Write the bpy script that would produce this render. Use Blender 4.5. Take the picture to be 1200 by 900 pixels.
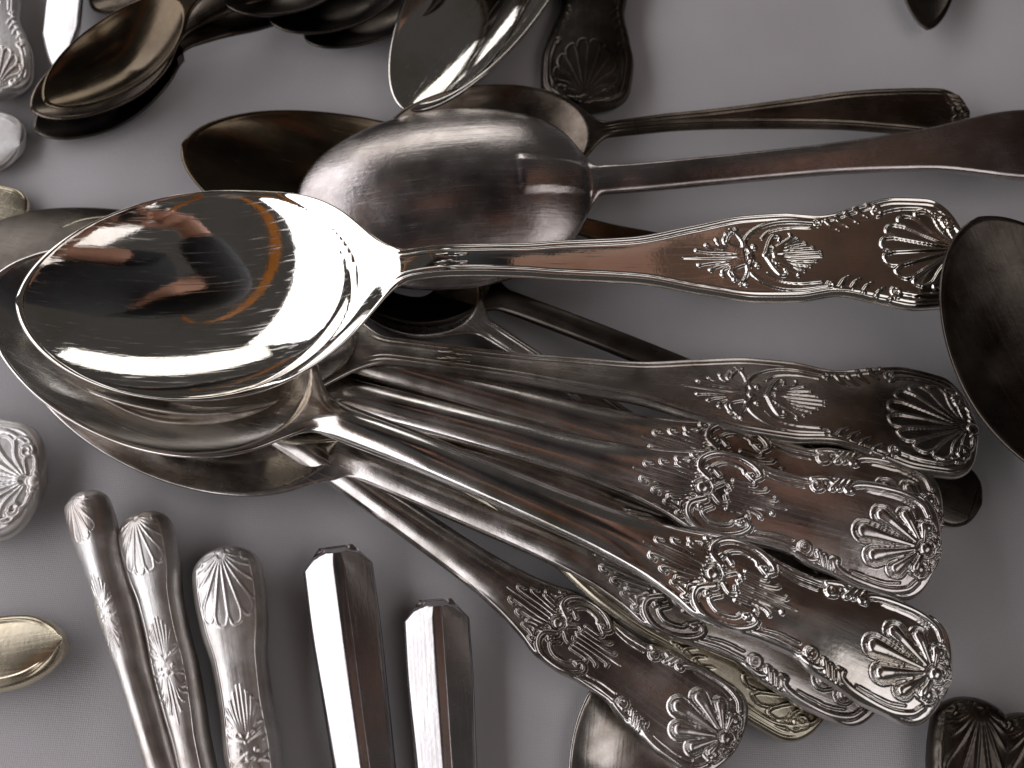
import bpy, math, random
import numpy as np
from mathutils import Vector, Matrix

for o in list(bpy.data.objects):
    bpy.data.objects.remove(o)
SC = bpy.context.scene
COL = SC.collection
CM = 0.01
R = math.radians

# ------------------------------------------------------------------ camera
TILT, DIST, HFOV = 22.0, 32.0, 45.0
cam_d = bpy.data.cameras.new("camera")
cam = bpy.data.objects.new("camera", cam_d)
COL.objects.link(cam)
CAM_POS = Vector((0.0, -math.sin(R(TILT)) * DIST, math.cos(R(TILT)) * DIST))     # cm
cam.location = CAM_POS * CM
cam.rotation_euler = (R(TILT), 0, 0)
cam_d.sensor_width = 36
cam_d.angle = R(HFOV)
cam_d.clip_start = 0.005
cam_d.clip_end = 50
cam_d.dof.use_dof = True
cam_d.dof.focus_distance = 0.292
cam_d.dof.aperture_fstop = 16.0
SC.camera = cam

# ------------------------------------------------------------------ world + lamps
W = bpy.data.worlds.new("World")
SC.world = W
W.use_nodes = True
bg = W.node_tree.nodes["Background"]
bg.inputs[0].default_value = (0.90, 0.84, 0.80, 1)
bg.inputs[1].default_value = 0.05


def area(name, loc, target, sx, sy, power, col):
    d = bpy.data.lights.new(name, 'AREA')
    d.shape = 'RECTANGLE'
    d.size, d.size_y, d.energy, d.color = sx, sy, power, col
    o = bpy.data.objects.new(name, d)
    COL.objects.link(o)
    o.location = loc
    o.rotation_euler = (Vector(target) - Vector(loc)).to_track_quat('-Z', 'Y').to_euler()
    return o


area("left_lamp", (-0.60, -0.02, 0.38), (0, 0, 0), 1.9, 0.42, 5.4, (0.98, 0.96, 1.0))
area("far_window_lamp", (-0.35, 1.7, 0.62), (0, 0, 0.05), 1.2, 0.46, 2.9, (1.0, 0.96, 0.92))
area("overhead_lamp", (0.56, -0.40, 1.20), (0, 0, 0), 1.2, 0.6, 2.6, (1.0, 0.95, 0.95))

SC.view_settings.view_transform = 'Standard'
SC.view_settings.look = 'None'
SC.view_settings.exposure = 0.0
SC.view_settings.gamma = 1.0
SC.view_settings.use_curve_mapping = False
SC.cycles.max_bounces = 8
SC.cycles.glossy_bounces = 6
SC.cycles.caustics_reflective = False
SC.cycles.sample_clamp_indirect = 4.0

# ------------------------------------------------------------------ helpers
FPX = 600.0 / math.tan(R(HFOV / 2))
CT, ST = math.cos(R(TILT)), math.sin(R(TILT))


def at(px, py, z):
    """point (cm) at height z seen at pixel px,py of the 1200x900 photo"""
    dx, dy, dz = (px - 600) / FPX, (450 - py) / FPX, -1.0
    d = Vector((dx, dy * CT + ST, dy * ST - CT))
    t = (z - CAM_POS.z) / d.z
    return CAM_POS + d * t


def pchip(xs, ys):
    x = np.array(xs, float); y = np.array(ys, float)
    h = np.diff(x); dl = np.diff(y) / h
    m = np.zeros_like(y)
    for i in range(1, len(x) - 1):
        if dl[i - 1] * dl[i] > 0:
            w1 = 2 * h[i] + h[i - 1]; w2 = h[i] + 2 * h[i - 1]
            m[i] = (w1 + w2) / (w1 / dl[i - 1] + w2 / dl[i])
    m[0], m[-1] = dl[0], dl[-1]

    def f(q):
        q = np.clip(np.asarray(q, float), x[0], x[-1])
        i = np.clip(np.searchsorted(x, q) - 1, 0, len(x) - 2)
        t = (q - x[i]) / h[i]
        return ((2 * t**3 - 3 * t**2 + 1) * y[i] + (t**3 - 2 * t**2 + t) * h[i] * m[i]
                + (-2 * t**3 + 3 * t**2) * y[i + 1] + (t**3 - t**2) * h[i] * m[i + 1])
    return f


def smax(a, b, k):
    h = np.maximum(k - np.abs(a - b), 0) / k
    return np.maximum(a, b) + h * h * k * 0.25


def sstep(a, b, x):
    t = np.clip((x - a) / (b - a), 0, 1)
    return t * t * (3 - 2 * t)


def catmull(P, n=6):
    P = [np.array(p, float) for p in P]
    if len(P) < 3:
        return np.array(P)
    out = []
    Q = [2 * P[0] - P[1]] + P + [2 * P[-1] - P[-2]]
    for i in range(1, len(Q) - 2):
        for k in range(n):
            t = k / n
            a, b, c, d = Q[i - 1], Q[i], Q[i + 1], Q[i + 2]
            out.append(0.5 * ((2 * b) + (-a + c) * t + (2 * a - 5 * b + 4 * c - d) * t**2 + (-a + 3 * b - 3 * c + d) * t**3))
    out.append(P[-1])
    return np.array(out)


# ------------------------------------------------------------------ relief: raised strokes struck into the metal
class Relief:
    def __init__(self):
        self.items = []

    def stroke(self, pts, r0, r1=None, h=0.05, mirror=True, n=6):
        r1 = r0 if r1 is None else r1
        p = catmull(pts, n)
        rr = np.linspace(r0, r1, len(p))
        self.items.append((p, rr, h))
        if mirror:
            self.items.append((p * np.array([1, -1]), rr, h))

    def bead(self, u, y, r, h=0.06, mirror=True):
        self.stroke([(u, y), (u + 0.001, y)], r, r, h, mirror)

    def ring(self, u, y, R_, r, h=0.05, mirror=True, turns=1.0, a0=0.0, sh=0.0):
        n = int(14 * turns) + 2
        pts = []
        for i in range(n):
            t = i / (n - 1)
            a = a0 + t * turns * 2 * math.pi
            q = R_ * (1 - sh * t)
            pts.append((u + q * math.cos(a), y + q * math.sin(a)))
        self.stroke(pts, r, r, h, mirror, 1)

    def eval(self, U, Y):
        H = np.zeros_like(U)
        for p, rr, h in self.items:
            m = rr.max()
            lo = p.min(0) - m; hi = p.max(0) + m
            sel = np.nonzero((U > lo[0]) & (U < hi[0]) & (Y > lo[1]) & (Y < hi[1]))
            if not len(sel[0]):
                continue
            u = U[sel]; y = Y[sel]
            best = np.zeros_like(u)
            for i in range(len(p) - 1):
                d = p[i + 1] - p[i]; L2 = float(d @ d) + 1e-12
                t = np.clip(((u - p[i, 0]) * d[0] + (y - p[i, 1]) * d[1]) / L2, 0, 1)
                r = rr[i] + (rr[i + 1] - rr[i]) * t
                q = ((u - p[i, 0] - t * d[0])**2 + (y - p[i, 1] - t * d[1])**2) / (r * r)
                v = h * np.sqrt(np.maximum(0, 1 - q)) * np.minimum(1, r / m * 1.2)
                best = np.maximum(best, v)
            H[sel] = np.maximum(H[sel], best)
        return H


def relief_a():
    """thread-and-shell face: flat field, fluted shell, honeysuckle"""
    r = Relief()
    r.stroke([(5.62, .06), (5.74, .34), (5.5, .60), (5.1, .77), (4.6, .83), (3.9, .78)], .05, .04, .055)
    r.stroke([(5.3, .42), (5.05, .6), (4.55, .68), (4.0, .66)], .03, .03, .035)
    r.bead(5.66, 0.0, .11, .07, False)
    r.bead(5.52, .22, .07, .06)
    r.stroke([(5.8, 0), (6.6, 0.0), (7.35, 0)], .05, .02, .045, False)
    for k in range(1, 6):
        y0 = .03 + .05 * k
        ue = 7.25 - .27 * k; ye = .05 + .125 * k
        r.stroke([(5.82, y0 * .6), (6.15, y0 + .02), ((ue + 6.15) / 2 + .1, (y0 + ye) / 2), (ue, ye)], .045, .03, .05)
        r.bead(ue, ye, .05, .06)
    r.stroke([(5.85, .05), (5.78, .3), (5.9, .55), (6.05, .68)], .05, .03, .05)
    r.stroke([(5.25, .03), (5.12, .3), (4.98, .47), (4.84, .46), (4.86, .34)], .06, .03, .065)
    r.stroke([(5.3, 0.02), (5.02, .16), (5.12, .3)], .04, .03, .05)
    for k in range(5):
        r.stroke([(5.05, .03 + .03 * k), (4.6, .05 + .085 * k), (3.85 + .17 * k, .05 + .115 * k)], .04, .025, .045)
        r.bead(3.87 + .17 * k, .05 + .115 * k, .04, .05)
    # side leaves at the waist
    for k in range(5):
        u = 3.55 - .27 * k; y = .80 + .05 * k + .018 * k * k
        r.stroke([(u, y), (u - .10, y - .13), (u - .28, y - .24)], .065, .02, .06)
    r.ring(3.8, .76, .07, .035, .05)
    r.ring(2.2, 1.0, .13, .045, .055, turns=1.2, a0=1.5, sh=.4)
    r.stroke([(3.8, .84), (3.1, .93), (2.55, 1.05)], .03, .03, .035)
    # fluted shell
    F = np.array([.30, 0.0])
    N = 11
    ang = [R(-86 + 172 * i / (N - 1)) for i in range(N)]

    def rad(a):
        return 1.22 + .62 * max(0, math.cos(a))**1.4
    tips = []
    for a in ang:
        q = rad(a)
        d = np.array([math.cos(a), math.sin(a) * .70])
        bow = np.array([.10 * math.sin(a)**2, 0])
        r.stroke([F + d * .16, F + d * q * .55 + bow, F + d * q * .92], .028, .04, .05, False)
        r.bead(*(F + d * q * .92), .05, .055, False)
        tips.append(F + d * q * .92)
    for i in range(N - 1):
        a = (ang[i] + ang[i + 1]) / 2
        d = np.array([math.cos(a), math.sin(a) * .70])
        r.stroke([tips[i], F + d * rad(a) * 1.07 - (tips[i + 1] - tips[i]) * .3, F + d * rad(a) * 1.07 + (tips[i + 1] - tips[i]) * .3, tips[i + 1]], .036, .036, .055, False)
    r.ring(.44, .66, .17, .05, .07, turns=1.5, a0=.5, sh=.65)
    r.stroke([(.55, .86), (1.0, 1.06), (1.6, 1.08), (2.05, 1.0)], .05, .05, .055)
    r.stroke([(.16, .32), (.2, .5), (.3, .62)], .06, .05, .06)
    r.bead(.14, 0, .16, .08, False)
    r.bead(.14, .2, .09, .07)
    # small leaf at the neck
    for k in range(3):
        r.stroke([(13.0, .02), (13.15, .08 + .05 * k), (13.28 - .08 * k, .1 + .07 * k)], .03, .03, .03)
    r.ring(12.8, .15, .06, .025, .03)
    return r


def relief_b():
    """double scroll and beaded shell, struck high"""
    r = Relief()
    r.stroke([(5.85, 0), (6.6, 0), (7.3, 0)], .05, .02, .06, False)
    for k in range(1, 5):
        y0 = .02 + .125 * k
        ue = 7.3 - .33 * k; ye = .01 + .125 * k + .01 * k * k
        r.stroke([(5.85, y0 * .8), (6.3, y0), (ue, ye), (ue + .07, ye + .09), (ue - .05, ye + .12)], .06, .05, .075)
    r.bead(5.62, 0, .17, .12, False)
    r.ring(5.62, 0, .24, .04, .06, False)
    r.stroke([(5.50, .26), (5.80, .46), (5.78, .74), (5.45, .97), (4.95, 1.0), (4.55, .86), (4.36, .66), (4.5, .52), (4.66, .6)], .10, .07, .11)
    r.stroke([(5.3, .40), (5.48, .58), (5.22, .76), (4.85, .72), (4.75, .6)], .06, .04, .07)
    r.bead(5.58, .48, .10, .11)
    r.bead(4.58, .60, .09, .12)
    r.stroke([(5.9, .3), (6.05, .5), (5.98, .72)], .07, .05, .08)
    r.stroke([(5.35, .1), (5.15, .25), (5.0, .2), (5.05, .08)], .06, .05, .085)
    r.stroke([(5.0, 0), (4.4, 0), (3.65, 0)], .05, .02, .06, False)
    for k in range(1, 4):
        ue = 3.75 + .24 * k; ye = .12 * k + .015 * k * k
        r.stroke([(4.95, .12 * k), (4.5, .12 * k), (ue, ye), (ue - .07, ye + .07)], .055, .045, .075)
    r.stroke([(4.4, .86), (3.9, .79), (3.3, .82)], .05, .045, .05)
    r.stroke([(4.2, .70), (3.8, .64), (3.35, .66)], .03, .03, .035)
    # crest at the waist
    r.ring(3.05, .78, .14, .06, .10, turns=1.3, a0=2.2, sh=.5)
    r.bead(3.05, .78, .07, .10)
    r.stroke([(3.2, .95), (2.85, 1.02), (2.6, .90)], .09, .05, .09)
    for k in range(3):
        r.stroke([(2.72 - .16 * k, .80 + .05 * k), (2.62 - .14 * k, 1.0 + .04 * k), (2.55 - .12 * k, 1.12 + .03 * k)], .085, .05, .09)
    # heavy moulding round the end
    r.stroke([(2.35, .86), (2.2, 1.05), (1.8, 1.16), (1.1, 1.20), (.62, 1.06), (.42, .82)], .09, .08, .09)
    r.bead(2.3, .88, .11, .11)
    r.stroke([(1.9, 1.0), (1.2, 1.04), (.8, .95)], .03, .03, .035)
    # beaded shell
    F = np.array([.42, 0.0])
    angs = [-82, -56, -29, 0, 29, 56, 82]
    radii = [.66, .98, 1.25, 1.42, 1.25, .98, .66]
    wid = [.12, .15, .18, .20, .18, .15, .12]
    for a, q, w_ in zip(angs, radii, wid):
        d = np.array([math.cos(R(a)), math.sin(R(a)) * .86])
        nrm = np.array([-d[1], d[0]])
        r.stroke([F + d * .22, F + d * q * .6, F + d * (q - .05)], .055, w_, .15, False)
        # outline round each lobe
        c = F + d * (q - .05)
        pts = [F + d * q * .55 + nrm * w_ * .95]
        for t in np.linspace(-100, 100, 9):
            rr = w_ + .085
            pts.append(c + d * rr * math.cos(R(t)) - nrm * rr * math.sin(R(t)) * -1 * -1)
        pts = [F + d * q * .55 - nrm * w_ * .95 * -1] + [c + d * (w_ + .085) * math.cos(R(t)) + nrm * (w_ + .085) * math.sin(R(t)) for t in np.linspace(100, -100, 9)] + [F + d * q * .55 - nrm * w_ * .95]
        r.stroke(pts, .034, .034, .05, False, 2)
    r.bead(.36, 0, .17, .15, False)
    r.ring(.36, 0, .23, .035, .07, False)
    r.bead(.40, .52, .13, .12)
    r.ring(.40, .52, .19, .035, .06)
    for i in range(9):
        a = R(115 + 130 * i / 8)
        d = np.array([math.cos(a), math.sin(a)])
        r.stroke([np.array([.36, 0]) + d * .26, np.array([.36, 0]) + d * .40], .03, .03, .06, False)
    return r


def relief_c():
    """plain tapering handle with a small feathered tip"""
    r = Relief()
    for k in range(4):
        r.stroke([(.12, .10 + .13 * k), (.35 + .05 * k, .12 + .14 * k), (.6, .3 + .1 * k)], .05, .03, .05)
    r.ring(.35, 0, .14, .04, .05, False)
    return r


REL = {'a': relief_a(), 'b': relief_b(), 'c': relief_c(), 't': Relief()}
HW = {
    'a': pchip([0, .39, .89, 1.68, 2.66, 3.65, 4.64, 5.62, 7.0, 8.58, 10.55, 11.3, 13.1, 30],
               [1.22, 1.27, 1.36, 1.40, 1.21, 1.0, 1.09, 1.06, .84, .56, .46, .41, .38, .40]),
    'b': pchip([0, .4, .9, 1.6, 2.3, 2.9, 3.5, 4.2, 5.0, 5.6, 6.3, 7.2, 8.6, 11, 13, 30],
               [1.22, 1.28, 1.33, 1.33, 1.22, 1.14, .96, .98, 1.08, 1.06, .86, .68, .55, .49, .47, .47]),
    'c': pchip([0, .8, 2.5, 5, 8, 11, 30], [.78, .84, .74, .50, .30, .26, .26]),
    'plain': pchip([0, 1.0, 3.0, 6, 9, 12, 30], [.85, .95, .92, .52, .38, .36, .36]),
}


def end_round(u, ue, p=2.2):
    t = np.clip(1 - u / ue, 0, 1)
    return np.maximum(1 - t**p, 0)**(1 / p)


# ------------------------------------------------------------------ mesh from grids
def grids_to_objects(name_of, P_list, labels_list, root, mat):
    """P_list: grids (n,m,3) in cm; labels_list: (n-1,m-1) int face labels; one mesh per label"""
    verts, faces, labs = [], [], []
    base = 0
    for P, lab, flip in zip(P_list, labels_list[0], labels_list[1]):
        n, m = P.shape[:2]
        idx = base + np.arange(n * m).reshape(n, m)
        a, b, c, d = idx[:-1, :-1], idx[1:, :-1], idx[1:, 1:], idx[:-1, 1:]
        q = np.stack([a, b, c, d] if not flip else [a, d, c, b], -1).reshape(-1, 4)
        verts.append(P.reshape(-1, 3)); faces.append(q); labs.append(lab.reshape(-1))
        base += n * m
    V = np.concatenate(verts) * CM; Fc = np.concatenate(faces); Lb = np.concatenate(labs)
    e1 = V[Fc[:, 2]] - V[Fc[:, 0]]; e2 = V[Fc[:, 3]] - V[Fc[:, 1]]
    fn = np.cross(e1, e2)
    area_ = np.linalg.norm(fn, axis=1)
    ok = area_ > 1e-13
    Fc, Lb, fn = Fc[ok], Lb[ok], fn[ok]
    VN = np.zeros_like(V)
    for k in range(4):
        np.add.at(VN, Fc[:, k], fn)
    # weld normals of coincident tip vertices
    key = np.round(V / 2e-6).astype(np.int64)
    _, inv = np.unique(key, axis=0, return_inverse=True)
    inv = inv.reshape(-1)
    acc = np.zeros((inv.max() + 1, 3)); np.add.at(acc, inv, VN)
    VN = acc[inv]
    VN /= np.maximum(np.linalg.norm(VN, axis=1, keepdims=True), 1e-20)
    made = {}
    for lab, (nm, par) in name_of.items():
        f = Fc[Lb == lab]
        if not len(f):
            continue
        used, fi = np.unique(f, return_inverse=True)
        fi = fi.reshape(-1, 4)
        me = bpy.data.meshes.new(nm)
        me.vertices.add(len(used)); me.vertices.foreach_set("co", V[used].astype(np.float32).ravel())
        me.loops.add(fi.size); me.loops.foreach_set("vertex_index", fi.ravel().astype(np.int32))
        me.polygons.add(len(fi))
        me.polygons.foreach_set("loop_start", np.arange(0, fi.size, 4, dtype=np.int32))
        me.polygons.foreach_set("loop_total", np.full(len(fi), 4, dtype=np.int32))
        me.update(calc_edges=True)
        me.validate()
        me.polygons.foreach_set("use_smooth", np.ones(len(me.polygons), dtype=bool))
        if len(me.vertices) == len(used):
            me.normals_split_custom_set_from_vertices(VN[used].tolist())
        me.materials.append(mat)
        ob = bpy.data.objects.new(nm, me)
        COL.objects.link(ob)
        ob.parent = made.get(par, root)
        made[lab] = ob
    return made


def sweep_grid(s, w, r_edge, interior, K=(0, .06, .22, .5, 1.0)):
    """y positions and edge distances for each row: K rows in the rounded edge, then uniform"""
    wp = np.gradient(w, s)
    slope = np.sqrt(1 + wp**2)
    rr = np.minimum(r_edge * slope, w * .6)
    ks = np.array(K)
    left = -(w[:, None] - rr[:, None] * ks[None, :])
    yi = w - rr
    t = np.linspace(-1, 1, interior + 2)[1:-1]
    mid = yi[:, None] * t[None, :]
    Y = np.concatenate([left, mid, -left[:, ::-1]], 1)
    d = (w[:, None] - np.abs(Y)) / np.maximum(rr[:, None], 1e-9)
    return Y, np.clip(d, 0, 1), slope


# ------------------------------------------------------------------ materials
def nodes_of(name):
    m = bpy.data.materials.new(name)
    m.use_nodes = True
    nt = m.node_tree
    return m, nt, nt.nodes["Principled BSDF"]


def silver(name, clean, stain, amount, r_lo, r_hi, scratch=.15, seed=0.0, size=1.0, streak=.10):
    m, nt, b = nodes_of(name)
    N, Lk = nt.nodes, nt.links
    tc = N.new("ShaderNodeTexCoord")
    mp = N.new("ShaderNodeMapping"); mp.inputs['Location'].default_value = (seed, seed * .7, seed * .3)
    Lk.new(tc.outputs['Object'], mp.inputs['Vector'])
    n1 = N.new("ShaderNodeTexNoise"); n1.inputs['Scale'].default_value = 45 / size; n1.inputs['Detail'].default_value = 7; n1.inputs['Roughness'].default_value = .65
    Lk.new(mp.outputs[0], n1.inputs['Vector'])
    rp = N.new("ShaderNodeValToRGB")
    e = rp.color_ramp.elements
    e[0].position = .62 - .35 * amount; e[1].position = .80 - .30 * amount
    e[0].color = (0, 0, 0, 1); e[1].color = (1, 1, 1, 1)
    Lk.new(n1.outputs[0], rp.inputs[0])
    mx = N.new("ShaderNodeMix"); mx.data_type = 'RGBA'
    mx.inputs['A'].default_value = (*clean, 1); mx.inputs['B'].default_value = (*stain, 1)
    Lk.new(rp.outputs[0], mx.inputs['Factor'])
    Lk.new(mx.outputs['Result'], b.inputs['Base Color'])
    b.inputs['Metallic'].default_value = 1.0
    # long fine scratches along the metal
    st = N.new("ShaderNodeMapping"); st.inputs['Scale'].default_value = (60, 1500, 600)
    st.inputs['Rotation'].default_value = (0, 0, .12 + seed)
    Lk.new(tc.outputs['Object'], st.inputs['Vector'])
    n2 = N.new("ShaderNodeTexNoise"); n2.inputs['Scale'].default_value = 1.0; n2.inputs['Detail'].default_value = 3
    Lk.new(st.outputs[0], n2.inputs['Vector'])
    n3 = N.new("ShaderNodeTexNoise"); n3.inputs['Scale'].default_value = 900; n3.inputs['Detail'].default_value = 4
    Lk.new(mp.outputs[0], n3.inputs['Vector'])
    ad = N.new("ShaderNodeMath"); ad.operation = 'ADD'
    Lk.new(n2.outputs[0], ad.inputs[0]); Lk.new(n3.outputs[0], ad.inputs[1])
    bp = N.new("ShaderNodeBump"); bp.inputs['Strength'].default_value = scratch; bp.inputs['Distance'].default_value = .00012
    Lk.new(ad.outputs[0], bp.inputs['Height'])
    Lk.new(bp.outputs[0], b.inputs['Normal'])
    n4 = N.new("ShaderNodeTexNoise"); n4.inputs['Scale'].default_value = 110 / size; n4.inputs['Detail'].default_value = 5
    Lk.new(mp.outputs[0], n4.inputs['Vector'])
    mr = N.new("ShaderNodeMapRange"); mr.inputs['From Min'].default_value = .3; mr.inputs['From Max'].default_value = .7
    mr.inputs['To Min'].default_value = r_lo; mr.inputs['To Max'].default_value = r_hi
    Lk.new(n4.outputs[0], mr.inputs['Value'])
    sr = N.new("ShaderNodeMapRange"); sr.inputs['From Min'].default_value = .55; sr.inputs['From Max'].default_value = .78
    sr.inputs['To Min'].default_value = 0.0; sr.inputs['To Max'].default_value = streak
    Lk.new(n2.outputs[0], sr.inputs['Value'])
    sm = N.new("ShaderNodeMath"); sm.operation = 'ADD'
    Lk.new(mr.outputs[0], sm.inputs[0]); Lk.new(sr.outputs[0], sm.inputs[1])
    Lk.new(sm.outputs[0], b.inputs['Roughness'])
    return m


M_POL = silver("polished_silver", (.90, .87, .82), (.74, .68, .58), .35, .02, .08, .055, .1, 1.0, .26)
M_BRIGHT = silver("bright_silver", (.80, .77, .74), (.50, .45, .38), .35, .10, .20, .10, .5)
M_STEM = silver("used_silver", (.78, .745, .72), (.42, .38, .35), .45, .14, .27, .16, 1.3)
M_STEM2 = silver("streaked_silver", (.70, .665, .64), (.30, .27, .24), .55, .17, .32, .2, 1.9)
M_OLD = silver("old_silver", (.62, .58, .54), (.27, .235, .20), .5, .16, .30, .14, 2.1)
M_WORN = silver("worn_grey_silver", (.56, .515, .50), (.36, .315, .30), .5, .17, .30, .25, 3.3)
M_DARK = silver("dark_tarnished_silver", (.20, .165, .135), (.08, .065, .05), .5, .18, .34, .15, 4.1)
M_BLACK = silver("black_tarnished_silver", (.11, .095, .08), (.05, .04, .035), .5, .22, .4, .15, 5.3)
M_BRASS = silver("yellowed_silver", (.52, .48, .38), (.28, .24, .17), .5, .18, .3, .12, 6.1)
M_GOLD = silver("yellow_tarnished_silver", (.13, .10, .065), (.08, .062, .045), .5, .14, .24, .10, 6.6)
M_PALE = silver("dull_plated_silver", (.80, .78, .76), (.54, .48, .43), .5, .32, .5, .35, 7.7)
M_PALEBRASS = silver("brassy_plated_silver", (.74, .66, .50), (.50, .38, .24), .4, .2, .34, .2, 8.4)
M_KNIFE = silver("smooth_plated_silver", (.66, .64, .64), (.52, .49, .48), .4, .15, .25, .14, 9.2)


def cloth_material():
    m, nt, b = nodes_of("white_cotton_cloth")
    N, Lk = nt.nodes, nt.links
    tc = N.new("ShaderNodeTexCoord")
    b.inputs['Base Color'].default_value = (.62, .595, .605, 1)
    b.inputs['Roughness'].default_value = .9
    b.inputs['Sheen Weight'].default_value = .15
    n = N.new("ShaderNodeTexNoise"); n.inputs['Scale'].default_value = 14; n.inputs['Detail'].default_value = 6
    Lk.new(tc.outputs['Object'], n.inputs['Vector'])
    rp = N.new("ShaderNodeValToRGB")
    rp.color_ramp.elements[0].position = .3; rp.color_ramp.elements[0].color = (.56, .535, .545, 1)
    rp.color_ramp.elements[1].position = .7; rp.color_ramp.elements[1].color = (.66, .64, .65, 1)
    Lk.new(n.outputs[0], rp.inputs[0])
    # few tiny dark specks
    sp = N.new("ShaderNodeTexVoronoi"); sp.inputs['Scale'].default_value = 16
    Lk.new(tc.outputs['Object'], sp.inputs['Vector'])
    lt = N.new("ShaderNodeMath"); lt.operation = 'LESS_THAN'; lt.inputs[1].default_value = .014
    Lk.new(sp.outputs['Distance'], lt.inputs[0])
    mx = N.new("ShaderNodeMix"); mx.data_type = 'RGBA'; mx.inputs['B'].default_value = (.10, .08, .07, 1)
    Lk.new(lt.outputs[0], mx.inputs['Factor']); Lk.new(rp.outputs[0], mx.inputs['A'])
    Lk.new(mx.outputs['Result'], b.inputs['Base Color'])
    hs = []
    for rot in (0, math.pi / 2):
        mp = N.new("ShaderNodeMapping"); mp.inputs['Rotation'].default_value = (0, 0, rot + .05)
        Lk.new(tc.outputs['Object'], mp.inputs['Vector'])
        w = N.new("ShaderNodeTexWave"); w.inputs['Scale'].default_value = 620; w.inputs['Distortion'].default_value = 2.0; w.inputs['Detail'].default_value = 2
        Lk.new(mp.outputs[0], w.inputs['Vector']); hs.append(w)
    ad = N.new("ShaderNodeMath"); ad.operation = 'ADD'
    Lk.new(hs[0].outputs['Fac'], ad.inputs[0]); Lk.new(hs[1].outputs['Fac'], ad.inputs[1])
    n2 = N.new("ShaderNodeTexNoise"); n2.inputs['Scale'].default_value = 1400; n2.inputs['Detail'].default_value = 3
    Lk.new(tc.outputs['Object'], n2.inputs['Vector'])
    ad2 = N.new("ShaderNodeMath"); ad2.operation = 'MULTIPLY_ADD'; ad2.inputs[1].default_value = 3.5
    Lk.new(n2.outputs[0], ad2.inputs[0]); Lk.new(ad.outputs[0], ad2.inputs[2])
    bp = N.new("ShaderNodeBump"); bp.inputs['Strength'].default_value = .16; bp.inputs['Distance'].default_value = .0002
    Lk.new(ad2.outputs[0], bp.inputs['Height']); Lk.new(bp.outputs[0], b.inputs['Normal'])
    return m


# ------------------------------------------------------------------ setting: the cloth
def make_cloth():
    n = 301
    xs = np.linspace(-1, 1, n); xs = np.sign(xs) * np.abs(xs)**1.7 * 90
    X, Y = np.meshgrid(xs, xs, indexing='ij')
    Z = .05 * np.sin(X * .23 + .6 * np.sin(Y * .11)) * np.cos(Y * .17 + 1) + .03 * np.sin(X * .05 + Y * .41)
    for fx, fy, fo, am, wd in ((.8, .6, -14, .10, 1.6), (-.35, .94, 9.5, .08, 1.2), (.97, -.2, 11, .09, 1.8), (.1, 1, -9, .06, 1.4)):
        dd = X * fx + Y * fy - fo + .8 * np.sin((X * fy - Y * fx) * .13)
        Z = Z + am * np.exp(-(dd / wd)**2) - am * .6 * np.exp(-((dd - 1.8 * wd) / wd)**2)
    over = np.maximum(np.maximum(X - 27, 0), np.maximum(np.abs(Y) - 62, 0))
    X = np.minimum(X, 27 + np.minimum(over, 2)); Y = np.clip(Y, -64, 64)
    Z = Z - over
    P = np.stack([X, Y, Z - .08], -1)
    lab = np.zeros((n - 1, n - 1), int)
    ob = grids_to_objects({0: ('tablecloth', None)}, [P], ([lab], [False]), None, cloth_material())[0]
    ob['kind'] = 'structure'
    ob['label'] = 'pale grey white cotton tablecloth under all the cutlery'


make_cloth()


# ------------------------------------------------------------------ utensils
def root_for(name, label, cat, group, P0, P1, roll):
    x = (P1 - P0).normalized()
    y = Vector((0, 0, 1)).cross(x).normalized()
    z = x.cross(y)
    q = Matrix.Rotation(R(roll), 3, x)
    y, z = q @ y, q @ z
    o = bpy.data.objects.new(name, None)
    o.empty_display_size = .01
    COL.objects.link(o)
    m = Matrix((x, y, z)).transposed().to_4x4()
    m.translation = P0 * CM
    o.matrix_world = m
    o['label'] = label; o['category'] = cat
    if group:
        o['group'] = group
    return o


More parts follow.
